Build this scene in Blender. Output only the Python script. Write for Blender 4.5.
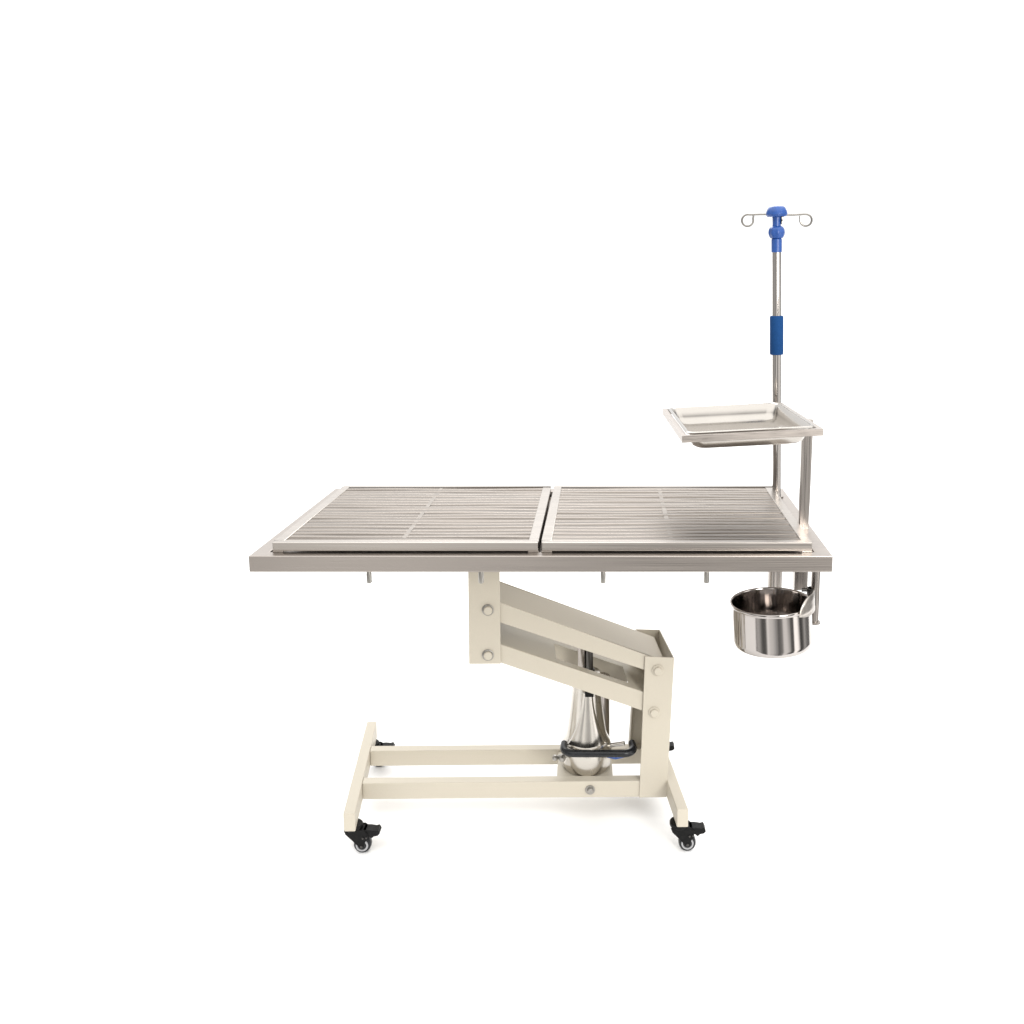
import bpy, bmesh, math, random
from mathutils import Vector, Matrix
random.seed(7)
R = math.radians
for o in list(bpy.data.objects): bpy.data.objects.remove(o)
S = bpy.context.scene
C = S.collection

# ------------------------------------------------------------------ camera
H_CAM, D_CAM, PITCH, FPX = 1.3363, 1.7782, R(8), 896.0
cam_d = bpy.data.cameras.new('camera'); cam = bpy.data.objects.new('camera', cam_d); C.objects.link(cam)
cam.location = (0, -D_CAM, H_CAM); cam.rotation_euler = (R(90) - PITCH, 0, 0)
cam_d.sensor_width = 36; cam_d.lens = FPX * 36 / 1024
cam_d.shift_x = (512 - 590.0) / 1024; cam_d.shift_y = -(512 - 387.92) / 1024
cam_d.clip_start = 0.05; cam_d.clip_end = 2000
S.camera = cam

# ------------------------------------------------------------------ world: white studio, showroom behind the camera
W = bpy.data.worlds.new('World'); S.world = W; W.use_nodes = True
nt = W.node_tree; N = nt.nodes; L = nt.links
for n in list(N): N.remove(n)
def nd(t, **k):
    n = N.new(t)
    for a, b in k.items(): setattr(n, a, b)
    return n
tc = nd('ShaderNodeTexCoord'); sep = nd('ShaderNodeSeparateXYZ'); L.new(tc.outputs['Generated'], sep.inputs[0])
def mrange(src, a, b, c=0.0, d=1.0):
    m = nd('ShaderNodeMapRange', interpolation_type='SMOOTHSTEP')
    for i, v in zip((1, 2, 3, 4), (a, b, c, d)): m.inputs[i].default_value = v
    L.new(src, m.inputs[0]); return m.outputs[0]
def mixc(fac, a, b):
    m = nd('ShaderNodeMix', data_type='RGBA'); L.new(fac, m.inputs[0])
    for s, i in ((a, 6), (b, 7)):
        if isinstance(s, tuple): m.inputs[i].default_value = (*s, 1)
        else: L.new(s, m.inputs[i])
    return m.outputs[2]
at2 = nd('ShaderNodeMath', operation='ARCTAN2'); L.new(sep.outputs[0], at2.inputs[0]); L.new(sep.outputs[1], at2.inputs[1])
# azimuth: 0 = straight behind the table, +-pi = behind the camera
cr = nd('ShaderNodeValToRGB'); cr.color_ramp.interpolation = 'LINEAR'
az = nd('ShaderNodeMath', operation='MULTIPLY_ADD'); az.inputs[1].default_value = 1 / (2 * math.pi); az.inputs[2].default_value = .5
L.new(at2.outputs[0], az.inputs[0]); L.new(az.outputs[0], cr.inputs[0])
stops = [(0.0, .40), (.03, .95), (.055, 1.3), (.075, .22), (.10, .12), (.125, .55), (.15, .62), (.17, .18), (.20, .35), (.225, .8), (.26, .50), (.29, .20), (.355, .16), (.372, 1.0),
         (.628, 1.0), (.645, .16), (.70, .22), (.74, .60), (.77, .10), (.795, .10), (.81, 1.9), (.845, 1.9), (.86, .12), (.885, .2), (.90, 1.1), (.925, 1.1), (.94, .35), (.97, .18), (1.0, .50)]
e = cr.color_ramp.elements
while len(e) > 1: e.remove(e[0])
e[0].position = stops[0][0]; e[0].color = (stops[0][1],) * 3 + (1,)
for p, v in stops[1:]:
    q = e.new(p); q.color = (v, v * .985, v * .96, 1) if not .36 < p < .64 else (1, 1, 1, 1)
low = cr.outputs[0]                                           # white backdrop side in the middle of the ramp
up = mrange(sep.outputs[2], .42, .75)
allc = mixc(up, low, (1.8, 1.79, 1.77))
bg = nd('ShaderNodeBackground'); L.new(allc, bg.inputs[0]); bg.inputs[1].default_value = 1.0
ow = nd('ShaderNodeOutputWorld'); L.new(bg.outputs[0], ow.inputs[0])

# ------------------------------------------------------------------ lamps
def area(name, loc, target, size, power, col=(1, 1, 1)):
    d = bpy.data.lights.new(name, 'AREA'); d.shape = 'RECTANGLE'; d.size, d.size_y = size; d.energy = power; d.color = col
    o = bpy.data.objects.new(name, d); C.objects.link(o); o.location = loc
    o.rotation_euler = (Vector(target) - Vector(loc)).to_track_quat('-Z', 'Y').to_euler(); return o
area('softbox_key', (1.6, -2.9, 1.7), (-.1, .2, .4), (1.2, 1.2), 60, (1, .985, .955))
area('added_floor_fill', (-.1, 3.2, 3.6), (-.1, .3, 0), (3.0, 1.2), 44, (1, 1, 1))  # added rear fill, washes out the floor shadow under the table
S.view_settings.view_transform = 'Standard'; S.view_settings.look = 'None'
S.view_settings.exposure = .33; S.view_settings.gamma = 1; S.view_settings.use_curve_mapping = False
S.render.engine = 'CYCLES'; S.render.resolution_x = S.render.resolution_y = 1024

# ------------------------------------------------------------------ materials
def mat(name, col, rough=.5, metal=0.0, bump=0.0, scale=(40, 40, 40), var=0.0, rvar=0.0, spec=.5, aniso=0, det=3):
    m = bpy.data.materials.new(name); m.use_nodes = True
    t = m.node_tree; b = t.nodes['Principled BSDF']
    b.inputs['Base Color'].default_value = (*col, 1); b.inputs['Roughness'].default_value = rough
    b.inputs['Metallic'].default_value = metal; b.inputs['Specular IOR Level'].default_value = spec
    if bump or var or rvar:
        tc = t.nodes.new('ShaderNodeTexCoord'); mp = t.nodes.new('ShaderNodeMapping'); mp.inputs['Scale'].default_value = scale
        nz = t.nodes.new('ShaderNodeTexNoise'); nz.inputs['Detail'].default_value = det; nz.inputs['Scale'].default_value = 1
        t.links.new(tc.outputs['Object'], mp.inputs[0]); t.links.new(mp.outputs[0], nz.inputs[0])
        if bump:
            bp = t.nodes.new('ShaderNodeBump'); bp.inputs['Strength'].default_value = bump; bp.inputs['Distance'].default_value = .002
            t.links.new(nz.outputs[0], bp.inputs['Height']); t.links.new(bp.outputs[0], b.inputs['Normal'])
        if var:
            r = t.nodes.new('ShaderNodeMapRange'); r.inputs[1].default_value = .3; r.inputs[2].default_value = .7
            r.inputs[3].default_value = 1 - var; r.inputs[4].default_value = 1 + var
            t.links.new(nz.outputs[0], r.inputs[0])
            mx = t.nodes.new('ShaderNodeVectorMath'); mx.operation = 'SCALE'; mx.inputs[0].default_value = col
            t.links.new(r.outputs[0], mx.inputs['Scale']); t.links.new(mx.outputs[0], b.inputs['Base Color'])
        if rvar:
            r = t.nodes.new('ShaderNodeMapRange'); r.inputs[1].default_value = .3; r.inputs[2].default_value = .7
            r.inputs[3].default_value = max(.03, rough - rvar); r.inputs[4].default_value = rough + rvar
            t.links.new(nz.outputs[0], r.inputs[0]); t.links.new(r.outputs[0], b.inputs['Roughness'])
    return m
M_floor = mat('white studio floor', (.95, .95, .95), .7, spec=.2)
M_cream = mat('cream powder coat', (.503, .461, .382), .42, bump=.06, scale=(500, 500, 500), var=.02, spec=.35)
M_brush = mat('brushed steel along x', (.42, .38, .348), .34, 1, bump=.06, scale=(3, 600, 600), var=.04, rvar=.08)
M_slat = mat('slat steel', (.262, .235, .211), .46, 1, bump=.10, scale=(6, 45, 45), var=.12, rvar=.08)
M_brushz = mat('brushed steel along z', (.39, .358, .332), .28, 1, bump=.08, scale=(200, 200, 4), var=.06, rvar=.08)
M_pol = mat('polished steel', (.50, .468, .442), .10, 1, bump=.03, scale=(60, 60, 3), var=.03, rvar=.03)
M_tray = mat('satin tray steel', (.43, .405, .375), .18, 1, bump=.05, scale=(12, 12, 12), var=.03, rvar=.04)
M_pump = mat('polished cast alloy', (.56, .53, .485), .24, 1, bump=.08, scale=(30, 30, 10), var=.03, rvar=.05)
M_pot = mat('spun steel', (.42, .392, .375), .09, 1, bump=.55, scale=(38, 38, 1.2), var=.03, rvar=.03, det=1)
M_rail = mat('cross rail steel', (.31, .283, .256), .44, 1, bump=.08, scale=(60, 60, 60), var=.10)
M_wire = mat('steel wire', (.27, .255, .235), .3, 1)
M_frame = mat('bright brushed steel', (.485, .448, .412), .32, 1, bump=.06, scale=(3, 600, 600), var=.05, rvar=.08)
M_blk = mat('black plastic', (.005, .005, .005), .45, spec=.15, bump=.1, scale=(200, 200, 200), rvar=.1)
M_rub = mat('black rubber', (.007, .008, .010), .28, spec=.4, rvar=.1, scale=(60, 60, 60))
M_blue = mat('blue plastic', (.026, .090, .335), .30, bump=.05, scale=(120, 120, 120), var=.08)
M_grip = mat('dark blue foam', (.008, .058, .19), .8, bump=.5, scale=(500, 500, 500), var=.15, spec=.2)
M_grey = mat('grey wheel rim', (.42, .42, .43), .35, .6)
M_dark = mat('dark steel', (.10, .095, .09), .35, 1)
M_zinc = mat('zinc bolt', (.34, .325, .30), .35, .9)

# ------------------------------------------------------------------ mesh helpers
def finish(name, bm, m, parent=None, bevel=0.0, seg=2, angle=35):
    bmesh.ops.recalc_face_normals(bm, faces=bm.faces)
    me = bpy.data.meshes.new(name); bm.to_mesh(me); bm.free()
    me.materials.append(m)
    for p in me.polygons: p.use_smooth = True
    me.set_sharp_from_angle(angle=R(angle))
    o = bpy.data.objects.new(name, me); C.objects.link(o)
    if parent: o.parent = parent
    if bevel:
        b = o.modifiers.new('bevel', 'BEVEL'); b.width = bevel; b.segments = seg; b.limit_method = 'ANGLE'; b.angle_limit = R(40)
        b.harden_normals = True
    return o
def hexa(bm, v):                                   # 8 corners: bottom ring 4, top ring 4
    v = [bm.verts.new(p) for p in v]
    for f in ((0, 3, 2, 1), (4, 5, 6, 7), (0, 1, 5, 4), (1, 2, 6, 5), (2, 3, 7, 6), (3, 0, 4, 7)): bm.faces.new([v[i] for i in f])
def box(bm, x0, x1, y0, y1, z0, z1, T=None):
    v = [(x0, y0, z0), (x1, y0, z0), (x1, y1, z0), (x0, y1, z0), (x0, y0, z1), (x1, y0, z1), (x1, y1, z1), (x0, y1, z1)]
    hexa(bm, [T(*p) for p in v] if T else v)
def prism(bm, pts, fn0, fn1):                      # polygon pts 2D mapped by the two functions
    a = [bm.verts.new(fn0(*p)) for p in pts]; b = [bm.verts.new(fn1(*p)) for p in pts]; n = len(pts)
    bm.faces.new(a[::-1]); bm.faces.new(b)
    for i in range(n): bm.faces.new((a[i], a[(i + 1) % n], b[(i + 1) % n], b[i]))
def lathe(bm, prof, c=(0, 0, 0), n=48, axis='Z', T=None, a0=0, a1=360):
    full = abs(a1 - a0) >= 360; k = n if full else n + 1
    rings = []
    for r, h in prof:
        ring = []
        for i in range(k):
            a = R(a0 + (a1 - a0) * i / n); u, w = r * math.cos(a), r * math.sin(a)
            p = {'Z': (u, w, h), 'X': (h, u, w), 'Y': (u, h, w)}[axis]
            p = (p[0] + c[0], p[1] + c[1], p[2] + c[2]); ring.append(bm.verts.new(T(*p) if T else p))
        rings.append(ring)
    for a, b in zip(rings, rings[1:]):
        for i in range(k if full else k - 1): bm.faces.new((a[i], a[(i + 1) % k], b[(i + 1) % k], b[i]))
    return rings
def cap(bm, ring): bm.faces.new(ring)
def solid(bm, prof, **k):
    rs = lathe(bm, prof, **k); cap(bm, rs[0][::-1]); cap(bm, rs[-1]); return rs
def tube(bm, pts, r, n=12):
    pts = [Vector(p) for p in pts]; rings = []; up = Vector((0, 0, 1))
    rr = r if isinstance(r, (list, tuple)) else [r] * len(pts)
    t0 = (pts[1] - pts[0]).normalized(); nrm = t0.orthogonal().normalized()
    for i, p in enumerate(pts):
        t = ((pts[min(i + 1, len(pts) - 1)] - pts[max(i - 1, 0)])).normalized()
        nrm = (nrm - t * nrm.dot(t)).normalized(); b = t.cross(nrm)
        rings.append([bm.verts.new(p + (nrm * math.cos(2 * math.pi * k / n) + b * math.sin(2 * math.pi * k / n)) * rr[i]) for k in range(n)])
    for a, b in zip(rings, rings[1:]):
        for k in range(n): bm.faces.new((a[k], a[(k + 1) % n], b[(k + 1) % n], b[k]))
    bm.faces.new(rings[0][::-1]); bm.faces.new(rings[-1])
def thing(name, label, cat, loc=(0, 0, 0), group=None):
    o = bpy.data.objects.new(name, None); C.objects.link(o); o.location = loc; o.empty_display_size = .05
    o['label'] = label; o['category'] = cat
    if group: o['group'] = group
    return o
def NB(): return bmesh.new()

# ------------------------------------------------------------------ floor
bm = NB(); v = [bm.verts.new(p) for p in ((-1.25, -.5, 0), (1.0, -.5, 0), (541, 900, 0), (-676, 900, 0))]; bm.faces.new(v)
fl = finish('floor', bm, M_floor); fl['kind'] = 'structure'; fl['label'] = 'plain white seamless studio floor'

# ================================================================== operating table
HT = .737
tab = thing('operating_table', 'long steel topped veterinary operating table on a cream lifting base with black casters', 'operating table')

# --- table top: shallow basin with flat rim
X0, X1, Y0, Y1, ZB = -.7035, .5005, 0.0, .556, .7020
bm = NB()
def TT(x, y): return x + y * (.013 + .056 * x * x)          # the top is not quite square
ring = lambda x0, x1, y0, y1, z: [bm.verts.new((TT(p[0], p[1]), p[1], p[2])) for p in ((x0, y0, z), (x1, y0, z), (x1, y1, z), (x0, y1, z))]
rs = [ring(X0 + .02, X1 - .02, Y0 + .02, Y1 - .02, ZB), ring(X0, X1, Y0, Y1, ZB), ring(X0, X1, Y0, Y1, HT), ring(X0 + .034, X1 - .034, Y0 + .026, Y1 - .03, HT),
      ring(X0 + .036, X1 - .036, Y0 + .028, Y1 - .032, HT - .018)]
for a, b in zip(rs, rs[1:]):
    for i in range(4): bm.faces.new((a[i], a[(i + 1) % 4], b[(i + 1) % 4], b[i]))
bm.faces.new(rs[-1]); bm.faces.new(rs[0][::-1])
finish('tabletop', bm, M_brush, tab, .0022)
for x in (-.4644, -.2290, .0276, .2450):
    bm = NB(); solid(bm, [(.0030, ZB + .002), (.0030, .694), (.0048, .693), (.0056, .688), (.0056, .670), (.0044, .6675)], c=(x, .032, 0), n=16)
    finish('tie_peg', bm, M_zinc, tab)

# --- base. T shears the front-to-back direction a little, as the worn frame does
def T(x, y, z): return (x - .115 * (y - .2), y + .015 * (x + .18), z)
ZA, ZF = .071, .1125                                # tube underside / upper side
bm = NB(); box(bm, -.540, .152, .200, .225, ZA, ZF, T); finish('front_crossbar', bm, M_cream, tab, .0022)
bm = NB(); box(bm, -.540, .182, .342, .367, ZA, ZF, T); finish('rear_crossbar', bm, M_cream, tab, .0022)
bm = NB(); box(bm, -.566, -.5402, .080, .487, ZA - .001, ZF + .0015, T); finish('foot_beam', bm, M_cream, tab, .0022)
bm = NB(); box(bm, .1822, .208, .080, .487, ZA + .002, ZF + .004, T); finish('foot_beam', bm, M_cream, tab, .0022)
# rear column channel and front column (rising post) -- folded sheet, open on the inner side
def plate_prism(bm, pts, y0, y1): prism(bm, pts, lambda x, z: T(x, y0, z), lambda x, z: T(x, y1, z))
bm = NB()
fp = [(.117, ZA + .001), (.182, ZA + .001), (.1965, .4225), (.128, .4265)]
plate_prism(bm, fp, .1965, .1995)
plate_prism(bm, [(.117, ZA + .001), (.182, ZA + .001), (.1965, .4180), (.1335, .4200)], .3675, .3705)
hexa(bm, [T(.1785, .1995, ZA), T(.182, .1995, ZA), T(.182, .3675, ZA), T(.1785, .3675, ZA), T(.193, .1995, .4228), T(.1964, .1995, .4225), T(.1964, .3675, .4180), T(.193, .3675, .4183)])
hexa(bm, [T(.117, .3475, ZF), T(.120, .3475, ZF), T(.120, .3675, ZF), T(.117, .3675, ZF), T(.1335, .3475, .4200), T(.1365, .3475, .4200), T(.1365, .3675, .4200), T(.1335, .3675, .4200)])
finish('post', bm, M_cream, tab, .0009, 2)
bm = NB()
cp = [(-.2815, .4105), (-.2080, .4105), (-.2070, ZB - .001), (-.2790, ZB - .001)]
plate_prism(bm, cp, .1965, .1995); plate_prism(bm, cp, .3500, .3530)
hexa(bm, [T(-.2815, .1995, .4105), T(-.2785, .1995, .4105), T(-.2785, .35, .4105), T(-.2815, .35, .4105), T(-.279, .1995, ZB - .001), T(-.276, .1995, ZB - .001), T(-.276, .35, ZB - .001), T(-.279, .35, ZB - .001)])
finish('column', bm, M_cream, tab, .0009, 2)
# mounting plate under the basin
bm = NB(); box(bm, -.33, .05, .14, .42, ZB - .0065, ZB - .0005); finish('mounting_plate', bm, M_cream, tab, .001)
# parallel lifting arms: inverted channels
def arm(name, u, zt0, zt1, zb0, zb1, hole=False):
    bm = NB(); x0, x1 = u; ya, yb, t = .2025, .3445, .003
    zt = lambda x: zt0 + (zt1 - zt0) * (x + .2085) / .3365
    zb = lambda x: zb0 + (zb1 - zb0) * (x + .2085) / .3365
    side = [(x0, zb(x0)), (x1, zb(x1)), (x1, zt(x1)), (x0, zt(x0))]
    plate_prism(bm, side, ya, ya + t)
    dp = .032 if hole else 0                         # the lower arm has a deeper rear flange
    plate_prism(bm, [(x0, zb(x0)), (-.10, zb(-.10)), (-.09, zb(-.09) - dp), (.10, zb(.10) - dp), (.11, zb(.11)), (x1, zb(x1)), (x1, zt(x1)), (x0, zt(x0))], yb - t, yb)
    def top(xa, xb, y0, y1):
        hexa(bm, [T(xa, y0, zt(xa) - t), T(xb, y0, zt(xb) - t), T(xb, y1, zt(xb) - t), T(xa, y1, zt(xa) - t), T(xa, y0, zt(xa)), T(xb, y0, zt(xb)), T(xb, y1, zt(xb)), T(xa, y1, zt(xa))])
    if hole:
        hx0, hx1, hy0, hy1 = hole
        top(x0, hx0, ya + t, yb - t); top(hx1, x1, ya + t, yb - t); top(hx0, hx1, ya + t, hy0); top(hx0, hx1, hy1, yb - t)
    else: top(x0, x1, ya + t, yb - t)
    bmesh.ops.remove_doubles(bm, verts=bm.verts, dist=.00001)
    return finish(name, bm, M_cream, tab, .0008, 2)
arm('upper_arm', (-.262, .176), .5580, .4285, .5095, .3905)
arm('lower_arm', (-.262, .168), .4560, .3350, .4105, .2875, (-.076, .094, .228, .312))
for x, z in ((-.2356, .5427), (-.2373, .4332), (.1575, .3926), (.1503, .2883)):
    bm = NB()
    solid(bm, [(.0136, .1962), (.0136, .1940), (.0122, .1930)], c=(x, 0, z), n=32, axis='Y', T=T)
    finish('bolt_washer', bm, M_zinc if x < 0 else M_cream, tab)
    bm = NB(); solid(bm, [(.0100, .1932), (.0100, .1895), (.0085, .1878)], c=(x, 0, z), n=24, axis='Y', T=T)
    finish('bolt_head', bm, M_cream, tab)
bm = NB(); solid(bm, [(.0115, .1998), (.0115, .1975)], c=(.0, 0, .0915), n=28, axis='Y', T=T)
solid(bm, [(.0075, .1976), (.0075, .1925), (.006, .1915)], c=(.0, 0, .0915), n=6, axis='Y', T=T)
finish('crossbar_bolt', bm, M_zinc, tab)
# pump deck
bm = NB(); hexa(bm, [T(*p) for p in ((-.077, .2252, .101), (.058, .2252, .101), (.070, .3418, .101), (-.064, .3418, .101), (-.077, .2252, .107), (.058, .2252, .107), (.070, .3418, .107), (-.064, .3418, .107))])
finish('pump_deck', bm, M_cream, tab, .001)

# --- hydraulic pump
px, py = -.0085, .283
bm = NB()
solid(bm, [(.050, .1075), (.0560, .110), (.0590, .117), (.0610, .134), (.0615, .152), (.0605, .166), (.0560, .178), (.0510, .187), (.0475, .200), (.0440, .225), (.0395, .265), (.0352, .310), (.0330, .350), (.031, .351)], c=(px, py, 0), n=64)
pump = finish('hydraulic_pump', bm, M_pump, tab)
# flared front shield wrapping the cone
bm = NB(); grid = []
nz, na = 18, 16
for i in range(nz + 1):
    t = i / nz; z = .322 - t * (.322 - .179)
    rad = .0365 + (.0545 - .0365) * t ** 1.35 + .0015
    ang = R(17 + 43 * t ** 2.1)
    row = []
    for j in range(na + 1):
        a = -math.pi / 2 + R(4) + ang * (2 * j / na - 1)
        bulge = .004 * (1 - abs(2 * j / na - 1) ** 3)
        row.append(bm.verts.new((px + (rad + bulge) * math.cos(a), py + (rad + bulge) * math.sin(a), z)))
    grid.append(row)
for a, b in zip(grid, grid[1:]):
    for j in range(na): bm.faces.new((a[j], a[j + 1], b[j + 1], b[j]))
sh = finish('shield', bm, M_pump, pump); so = sh.modifiers.new('thickness', 'SOLIDIFY'); so.thickness = .0015
bm = NB(); solid(bm, [(.0205, .150), (.0205, .322)], c=(.0285, .318, 0), n=32); finish('guide_tube', bm, M_brushz, pump)
bm = NB(); solid(bm, [(.0125, .352), (.0125, .364), (.0085, .366), (.0085, .452)], c=(-.001, .268, 0), n=24); finish('piston_rod', bm, M_dark, pump)
bm = NB(); solid(bm, [(.0115, .351), (.0115, .450)], c=(-.0180, .282, 0), n=24); finish('piston_sleeve', bm, M_brushz, pump)
bm = NB(); box(bm, -.012, .009, .2375, .2445, .307, .325); finish('rubber_stop', bm, M_blk, pump, .0015)
# pedal loop
def arc(c, r, a0, a1, n, z): return [(c[0] + r * math.cos(R(a0 + (a1 - a0) * i / n)), c[1] + r * math.sin(R(a0 + (a1 - a0) * i / n)), z) for i in range(n + 1)]
pz = .183
pts = [(-.0625, .248, pz)] + arc((-.039, .228), .024, 180, 270, 8, pz) + arc((.080, .224), .024, 270, 375, 9, pz + .002) + [(.101, .246, pz + .003)]
bm = NB(); tube(bm, pts, .0087, 16); finish('pedal_bar', bm, M_rub, pump)
bm = NB()
for xx, r in ((-.084, .0072), (-.0675, .0095)):
    solid(bm, [(r * .5, -r), (r * .87, -r * .5), (r, 0), (r * .87, r * .5), (r * .5, r)], c=(xx, .236, .153), n=20, axis='Y')
tube(bm, [(-.082, .239, .153), (-.045, .25, .153)], .0045)
finish('release_valve', bm, M_zinc, pump)
bm = NB(); tube(bm, [(.040, .245, .153), (.062, .243, .150), (.083, .243, .153)], [.004, .005, .003]); finish('release_lever', bm, M_blue, pump)
bm = NB(); tube(bm, [(-.060, .272, .170), (-.04, .29, .165), (.045, .27, .165), (.084, .262, .176)], .0055); finish('pedal_link', bm, M_pump, pump)

# --- casters
def make_caster():
    c = bpy.data.objects.new('caster', None); C.objects.link(c); c.parent = tab; c.empty_display_size = .03
    bm = NB()
    solid(bm, [(.019, .0690), (.021, .0665), (.021, .0600), (.0175, .0560)], c=(-.004, 0, 0), n=28)          # swivel head
    side = [(-.0235, .060), (.020, .061), (.030, .052), (.030, .040), (.0235, .030), (.0205, .0180), (.0155, .0150), (.0100, .0185), (-.004, .034), (-.020, .050)]
    for y0, y1 in ((-.0150, -.0115), (.0115, .0150)): prism(bm, side, lambda x, z: (x, y0, z), lambda x, z: (x, y1, z))
    box(bm, -.015, .027, -.0115, .0115, .0455, .0590)
    finish('fork', bm, M_blk, c, .001)
    bm = NB(); solid(bm, [(.0135, -.0095), (.0175, -.009), (.0197, -.006), (.0200, 0), (.0197, .006), (.0175, .009), (.0135, .0095)], c=(.0155, 0, .0200), n=40, axis='Y')
    w = finish('wheel', bm, M_rub, c)
    bm = NB()
    for s in (-1, 1):
        lathe(bm, [(.0098, s * .0090), (.0104, s * .0108), (.0138, s * .0108), (.0146, s * .0088)], c=(.0155, 0, .0200), n=32, axis='Y')
    finish('rim', bm, M_grey, w)
    bm = NB(); solid(bm, [(.0030, -.0160), (.0030, .0160)], c=(.0155, 0, .0200), n=12, axis='Y')
    solid(bm, [(.0022, -.0170), (.0022, .0170)], c=(.0195, 0, .0415), n=12, axis='Y'); solid(bm, [(.0018, -.0168), (.0018, .0168)], c=(.0275, 0, .0425), n=12, axis='Y')
    finish('axle', bm, M_dark, w)
    bm = NB()
    ped = [(.006, .0560), (.020, .0590), (.034, .0590), (.046, .0570), (.0530, .0590), (.0575, .0500), (.0520, .0450), (.044, .0435), (.038, .0380), (.033, .0430), (.020, .0450)]
    prism(bm, ped, lambda x, z: (x, -.0125, z), lambda x, z: (x, .0125, z))
    finish('brake_pedal', bm, M_blk, c, .0018)
    return c
spots = [(-.549, .113, 0), (.1925, .108, 0), (-.553, .462, 8), (.1955, .462, -4)]
cast = make_caster()
for i, (x, y, a) in enumerate(spots):
    if i == 0: c = cast
    else:
        c = cast.copy(); C.objects.link(c)
        for ch in [k for k in bpy.data.objects if k.parent == cast]:
            d = ch.copy(); C.objects.link(d); d.parent = c
            for g in [k for k in bpy.data.objects if k.parent == ch]:
                q = g.copy(); C.objects.link(q); q.parent = d
    X, Y, Z = T(x, y, 0); c.location = (X + .004, Y, 0); c.rotation_euler = (0, 0, R(a))
    if X > 0: c.scale = (1, 1, 1.03)

# --- accessory sockets under the right rim
bm = NB(); lathe(bm, [(.0095, ZB - .001), (.0095, .5505), (.0135, .550), (.0135, .546), (.0095, .5455), (.004, .5455)], c=(.4955, .112, 0), n=28)
finish('bucket_post', bm, M_brushz, tab)
bm = NB(); lathe(bm, [(.0125, ZB - .001), (.0125, .440), (.010, .439)], c=(.4775, .470, 0), n=24)
lathe(bm, [(.0085, ZB - .001), (.0085, .440), (.006, .439)], c=(.4950, .478, 0), n=24)
box(bm, .468, .5030, .480, .486, .46, ZB - .001)
finish('pole_socket', bm, M_brushz, tab)
bm = NB(); box(bm, .466, .4965, .182, .204, .594, ZB - .001); finish('tray_socket', bm, M_brushz, tab, .0012)
bm = NB(); solid(bm, [(.0045, .1818), (.0045, .174)], c=(.4725, 0, .682), n=16, axis='Y'); finish('clamp_screw', bm, M_dark, tab)
bm = NB(); solid(bm, [(.0205, HT + .0004), (.0205, HT + .0035), (.0125, HT + .004), (.0125, HT + .018), (.0105, HT + .019)], c=(.4775, .470, 0), n=28); finish('socket_collar', bm, M_brush, tab)

# ================================================================== two removable grates
def grate(x0, x1, label, cross):
    y0, y1, z0, z1 = .0205, .4990, .7405, .7590; zc = (x0 + x1) / 2
    g = thing('slatted_grate', label, 'grate', (zc, .25, HT), 'slatted steel grates on the tabletop')
    def loc(x, y, z): return (TT(x, y) - zc, y - .25, z - HT)
    w = .0205; wy = .015
    bm = NB()
    box(bm, x0, x1, y0, y0 + wy, z0, z1, loc); box(bm, x0, x1, y1 - wy, y1, z0, z1, loc)
    box(bm, x0, x0 + w, y0 + wy, y1 - wy, z0, z1, loc); box(bm, x1 - w, x1, y0 + wy, y1 - wy, z0, z1, loc)
    bmesh.ops.remove_doubles(bm, verts=bm.verts, dist=1e-5)
    finish('frame', bm, M_frame, g, .0014)
    bm = NB(); n = 19; p = (y1 - y0 - 2 * wy) / n
    for i in range(n):
        yc = y0 + wy + p * (i + .5); s = p * .455; tl = random.uniform(-.0007, .0007); dz = random.uniform(-.0008, .0002)
        xs = [x0 + w - .0005 + (x1 - x0 - 2 * w + .001) * k / 10 for k in range(11)]
        ph = random.uniform(0, 6)
        sect = []
        for k, x in enumerate(xs):
            sag = .0007 * math.sin(k * .7 + ph)
            zt = z1 - .0010 + dz + sag
            sect.append([bm.verts.new(loc(x, yy, zz)) for yy, zz in ((yc - s, zt - .010), (yc - s, zt - tl - .0012), (yc - s + .0014, zt - tl), (yc + s - .0014, zt + tl), (yc + s, zt + tl - .0012), (yc + s, zt - .010))])
        for a, b in zip(sect, sect[1:]):
            for k in range(6): bm.faces.new((a[k], a[(k + 1) % 6], b[(k + 1) % 6], b[k]))
        bm.faces.new(sect[0]); bm.faces.new(sect[-1][::-1])
    finish('slats', bm, M_slat, g, angle=50)
    bm = NB(); box(bm, cross - .009, cross + .009, y0 + wy, y1 - wy, z1 - .0165, z1 - .0112, loc)
    for k in range(n):                                    # weld beads beside the slats
        yc = y0 + wy + p * k
        if k: box(bm, cross - .006, cross + .006, yc - .0035, yc + .0035, z1 - .0112, z1 - .0022, loc)
    box(bm, cross - .0045, cross + .0045, y0 + wy, y1 - wy, z1 - .0024, z1 - .0014, loc)
    finish('cross_rail', bm, M_rail, g)
    for xx in (x0 + .010, x1 - .010):
        for yy in (y0 + .0085, y1 - .0085):
            bm = NB(); box(bm, xx - .011, xx + .011, yy - .007, yy + .007, HT + .0002, z0, loc); finish('foot_pad', bm, M_frame, g, .0006)
    return g
grate(-.661, -.1085, 'slatted steel grate on the left half of the tabletop, farther from the drip stand', -.395)
grate(-.1005, .4615, 'slatted steel grate on the right half of the tabletop, next to the drip stand', .171)

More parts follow.
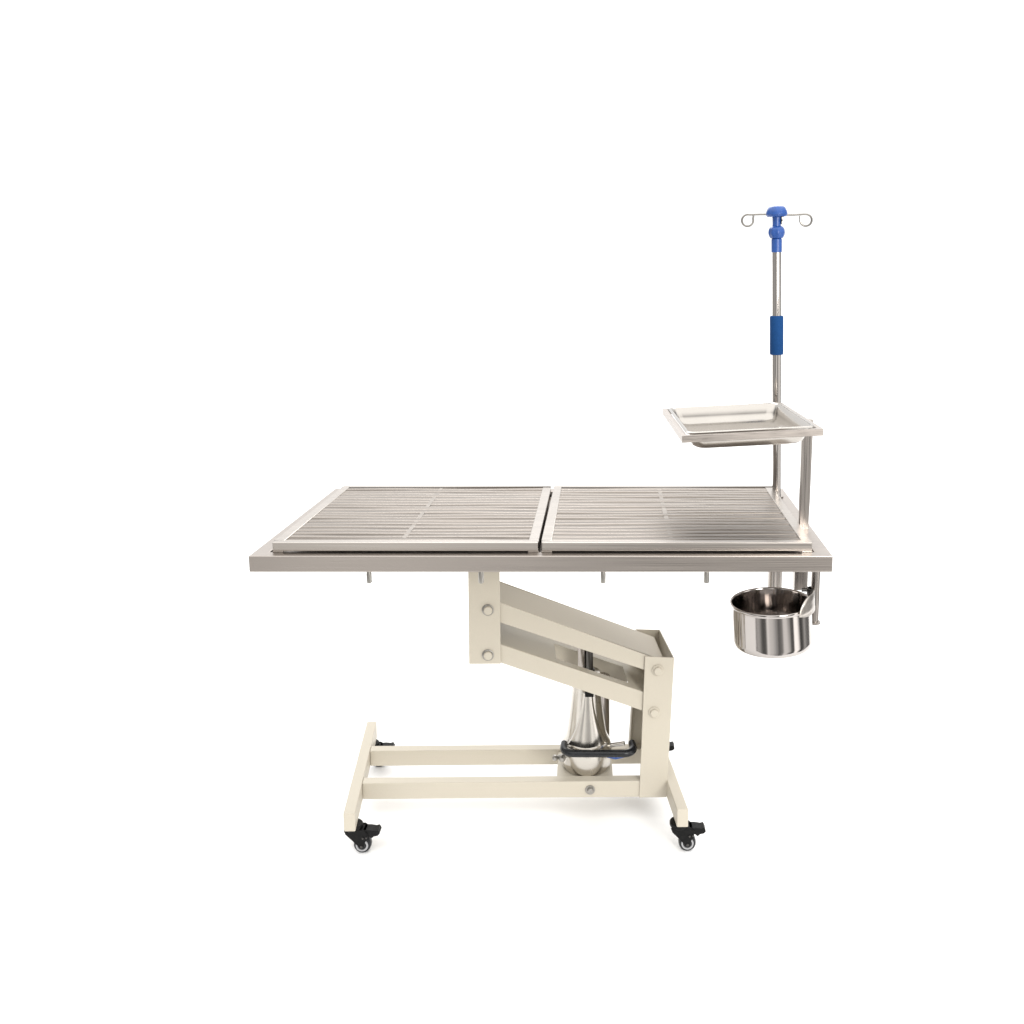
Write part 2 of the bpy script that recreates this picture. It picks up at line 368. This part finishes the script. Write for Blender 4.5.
# ================================================================== instrument tray holder and tray
th = thing('tray_holder', 'square steel frame on a flat upright bar rising from the right rim of the table', 'tray holder', (.486, .193, .594))
def lh(x, y, z): return (x - .486, y - .193, z - .594)
bm = NB()
bx = [(.4745, .4955, .733), (.4745, .4955, .76), (.4735, .4965, .80), (.4735, .4975, .93), (.4740, .4980, .9885)]
bx = [(.4700, .4925, .600)] + bx
rr_ = []
for a, b, z in bx: rr_.append([bm.verts.new(lh(*p)) for p in ((a, .188, z), (b, .188, z), (b, .198, z), (a, .198, z))])
for a, b in zip(rr_, rr_[1:]):
    for i in range(4): bm.faces.new((a[i], a[(i + 1) % 4], b[(i + 1) % 4], b[i]))
bm.faces.new(rr_[0][::-1]); bm.faces.new(rr_[-1])
finish('upright_bar', bm, M_brushz, th, .0012)
# frame local axes: width .303, depth .36, drooping to the left
TW, TD = .297, .352
MT = Matrix.Translation((.4875, .062, .9915)) @ Matrix.Rotation(R(2.0), 4, 'Z') @ Matrix.Rotation(R(-2.6), 4, 'Y')
def FT(x, y, z):
    p = MT @ Vector((x - TW, y, z)); return lh(*p)
bm = NB(); b_ = .011; hz = .0145
for q in ((0, TW, 0, .0025, -hz, 0), (0, TW, TD - .0025, TD, -hz, 0), (0, .0025, .0025, TD - .0025, -hz, 0), (TW - .0025, TW, .0025, TD - .0025, -hz, 0),
          (.0025, TW - .0025, .0025, b_, -.003, 0), (.0025, TW - .0025, TD - b_, TD - .0025, -.003, 0), (.0025, b_, b_, TD - b_, -.003, 0), (TW - b_, TW - .0025, b_, TD - b_, -.003, 0)):
    box(bm, *q, FT)
bmesh.ops.remove_doubles(bm, verts=bm.verts, dist=1e-5)
finish('tray_frame', bm, M_brush, th, .0008)
bm = NB(); box(bm, .4705, .497, .1985, .205, .955, .972, lh); tube(bm, [lh(.479, .186, .957), lh(.479, .19, .957)], .004); finish('frame_bracket', bm, M_brush, th, .001)

tr = thing('instrument_tray', 'shallow shiny steel tray with rounded corners lying in the square holder', 'tray', tuple(MT @ Vector((-TW / 2, TD / 2, 0))))
ctr = tr.location.copy(); R3 = MT.to_3x3()
tr.rotation_euler = R3.to_euler()
bm = NB()
def rrect(hw, hd, r, z, n=7):
    out = []
    for cx_, cy_, a0 in ((hw - r, hd - r, 0), (-hw + r, hd - r, 90), (-hw + r, -hd + r, 180), (hw - r, -hd + r, 270)):
        for i in range(n + 1):
            a = R(a0 + 90 * i / n); out.append(bm.verts.new((cx_ + r * math.cos(a), cy_ + r * math.sin(a), z)))
    return out
prof = [(.136, .163, .020, .0003), (.1375, .1645, .020, .0025), (.136, .163, .020, .0042), (.132, .159, .019, .0043), (.128, .155, .020, .001), (.123, .149, .022, -.018), (.119, .144, .024, -.0300), (.112, .137, .024, -.0355), (.102, .127, .022, -.0368)]
rg = [rrect(*p) for p in prof]
for a, b in zip(rg, rg[1:]):
    n = len(a)
    for i in range(n): bm.faces.new((a[i], a[(i + 1) % n], b[(i + 1) % n], b[i]))
bm.faces.new(rg[-1])
o = finish('dish', bm, M_tray, tr, angle=60); so = o.modifiers.new('thickness', 'SOLIDIFY'); so.thickness = .0012; so.offset = -1

# ================================================================== drip stand
iv = thing('drip_stand', 'slim steel drip pole with blue top and two wire hooks at the rear right corner', 'drip stand', (.4845, .470, .610))
iv.rotation_euler = (0, R(-1.64), 0)
bm = NB(); solid(bm, [(.0110, .0), (.0110, .775)], n=32); finish('pole', bm, M_pol, iv)
zz = lambda z: z - .610
bm = NB(); lathe(bm, [(.0100, zz(1.105)), (.0155, zz(1.1055)), (.0168, zz(1.108)), (.0168, zz(1.2000)), (.0155, zz(1.2030)), (.0100, zz(1.2035))], n=32); finish('foam_grip', bm, M_grip, iv)
bm = NB()
solid(bm, [(.0105, zz(1.360)), (.0128, zz(1.361)), (.0130, zz(1.392)), (.0115, zz(1.394))], n=32)
finish('collar', bm, M_blue, iv, .0006)
bm = NB()
rs = lathe(bm, [(.0095, zz(1.3935)), (.0150, zz(1.3955)), (.0185, zz(1.402)), (.0198, zz(1.409)), (.0185, zz(1.417)), (.0150, zz(1.4225)), (.0105, zz(1.4245))], n=40)
for r_ in rs:                                              # fluted knob
    for i, v in enumerate(r_):
        k = 1 + .05 * math.cos(i * 2 * math.pi / 40 * 8); v.co.x *= k; v.co.y *= k
cap(bm, rs[0][::-1]); cap(bm, rs[-1]); finish('lock_knob', bm, M_blue, iv)
bm = NB(); solid(bm, [(.0105, zz(1.4246)), (.0100, zz(1.430)), (.0105, zz(1.4460))], n=28); finish('neck', bm, M_blue, iv)
bm = NB(); rs = lathe(bm, [(.0110, zz(1.4462)), (.0225, zz(1.4475)), (.0258, zz(1.4525)), (.0250, zz(1.4590)), (.0205, zz(1.4690)), (.0165, zz(1.4720)), (.0060, zz(1.4730))], n=40)
for r_ in rs[1:]:
    for i, v in enumerate(r_):
        k = 1 + .03 * math.cos(i * 2 * math.pi / 40 * 4); v.co.x *= k; v.co.y *= k
cap(bm, rs[0][::-1]); cap(bm, rs[-1]); finish('hook_head', bm, M_blue, iv)
for s, dx, dz in ((-1, 0.0, 0.0), (1, .001, -.0035)):
    bm = NB(); lz = zz(1.4545) + dz
    cxr = .0715 + dx; rr = .0142
    pts = [(s * .012, 0, lz - .001 if s < 0 else lz + .0005), (s * .040, 0, lz - .0005), (s * (cxr - .006), 0, lz - .0005 + (.0 if s < 0 else .0008))]
    for i in range(19):
        a = R(90 - 285 * i / 18); pts.append((s * (cxr + rr * math.cos(a)), .0015 * i / 18, lz - rr + rr * math.sin(a)))
    last = pts[-1]; pts.append((last[0] - s * .001, last[1], lz - .0035))
    tube(bm, pts, .0025, 10); finish('hook', bm, M_wire, iv)
bm = NB(); solid(bm, [(.0028, -.0145), (.0028, -.0105)], c=(.0135, 0, zz(1.438)), n=12, axis='Y')
box(bm, .0100, .0165, -.010, .004, zz(1.4285), zz(1.4465)); finish('clip', bm, M_zinc, iv, .001)

# ================================================================== bucket
bk = thing('steel_bucket', 'round shiny steel bucket hanging below the right end of the table', 'bucket', (.3965, .070, .5160))
bk.rotation_euler = (R(-1.5), R(-3.5), 0)
bm = NB()
prof = [(.0, .0), (.0765, .0), (.0820, .0020), (.0848, .007), (.0853, .016), (.0853, .088), (.0857, .0905), (.0872, .0915), (.0880, .0938), (.0876, .0962), (.0860, .0972), (.0845, .0965), (.0835, .0930), (.0833, .020), (.0815, .0100), (.0770, .0050), (.070, .0030), (0.0001, .0030)]
lathe(bm, prof[1:-1], n=96)
bm.verts.ensure_lookup_table()
cap(bm, [bm.verts[i] for i in range(96)][::-1]); cap(bm, [bm.verts[i] for i in range(len(bm.verts) - 96, len(bm.verts))])
finish('body', bm, M_pot, bk, angle=60)
# hanging lug: curved plate over the rim, towards the post
bm = NB(); cols = []
for j in range(15):
    t = j / 14; a = R(-63 + 50 * t); r0 = .0900
    top = .088 + .036 * math.sin(min(1, t * 2.3) * math.pi / 2) ** .55; bot = .088 - .006 * math.sin(min(1, t * 2.2) * math.pi / 2)
    cols.append([bm.verts.new((r0 * math.cos(a), r0 * math.sin(a), z)) for z in (bot, (bot * 2 + top) / 3, (bot + 2 * top) / 3, top)])
for a, b in zip(cols, cols[1:]):
    for k in range(3): bm.faces.new((a[k], b[k], b[k + 1], a[k + 1]))
o = finish('hanging_lug', bm, M_frame, bk); so = o.modifiers.new('thickness', 'SOLIDIFY'); so.thickness = .002; so.offset = 1
bm = NB(); lathe(bm, [(.0100, .068), (.0122, .068), (.0122, .105), (.0100, .105), (.0100, .068)], c=(.0990, .042, 0), n=24, T=lambda x, y, z: (x, y, z))
tube(bm, [(.0760, .044, .101), (.0905, .043, .101)], .0045); finish('swivel_ring', bm, M_dark, bk, .0006)
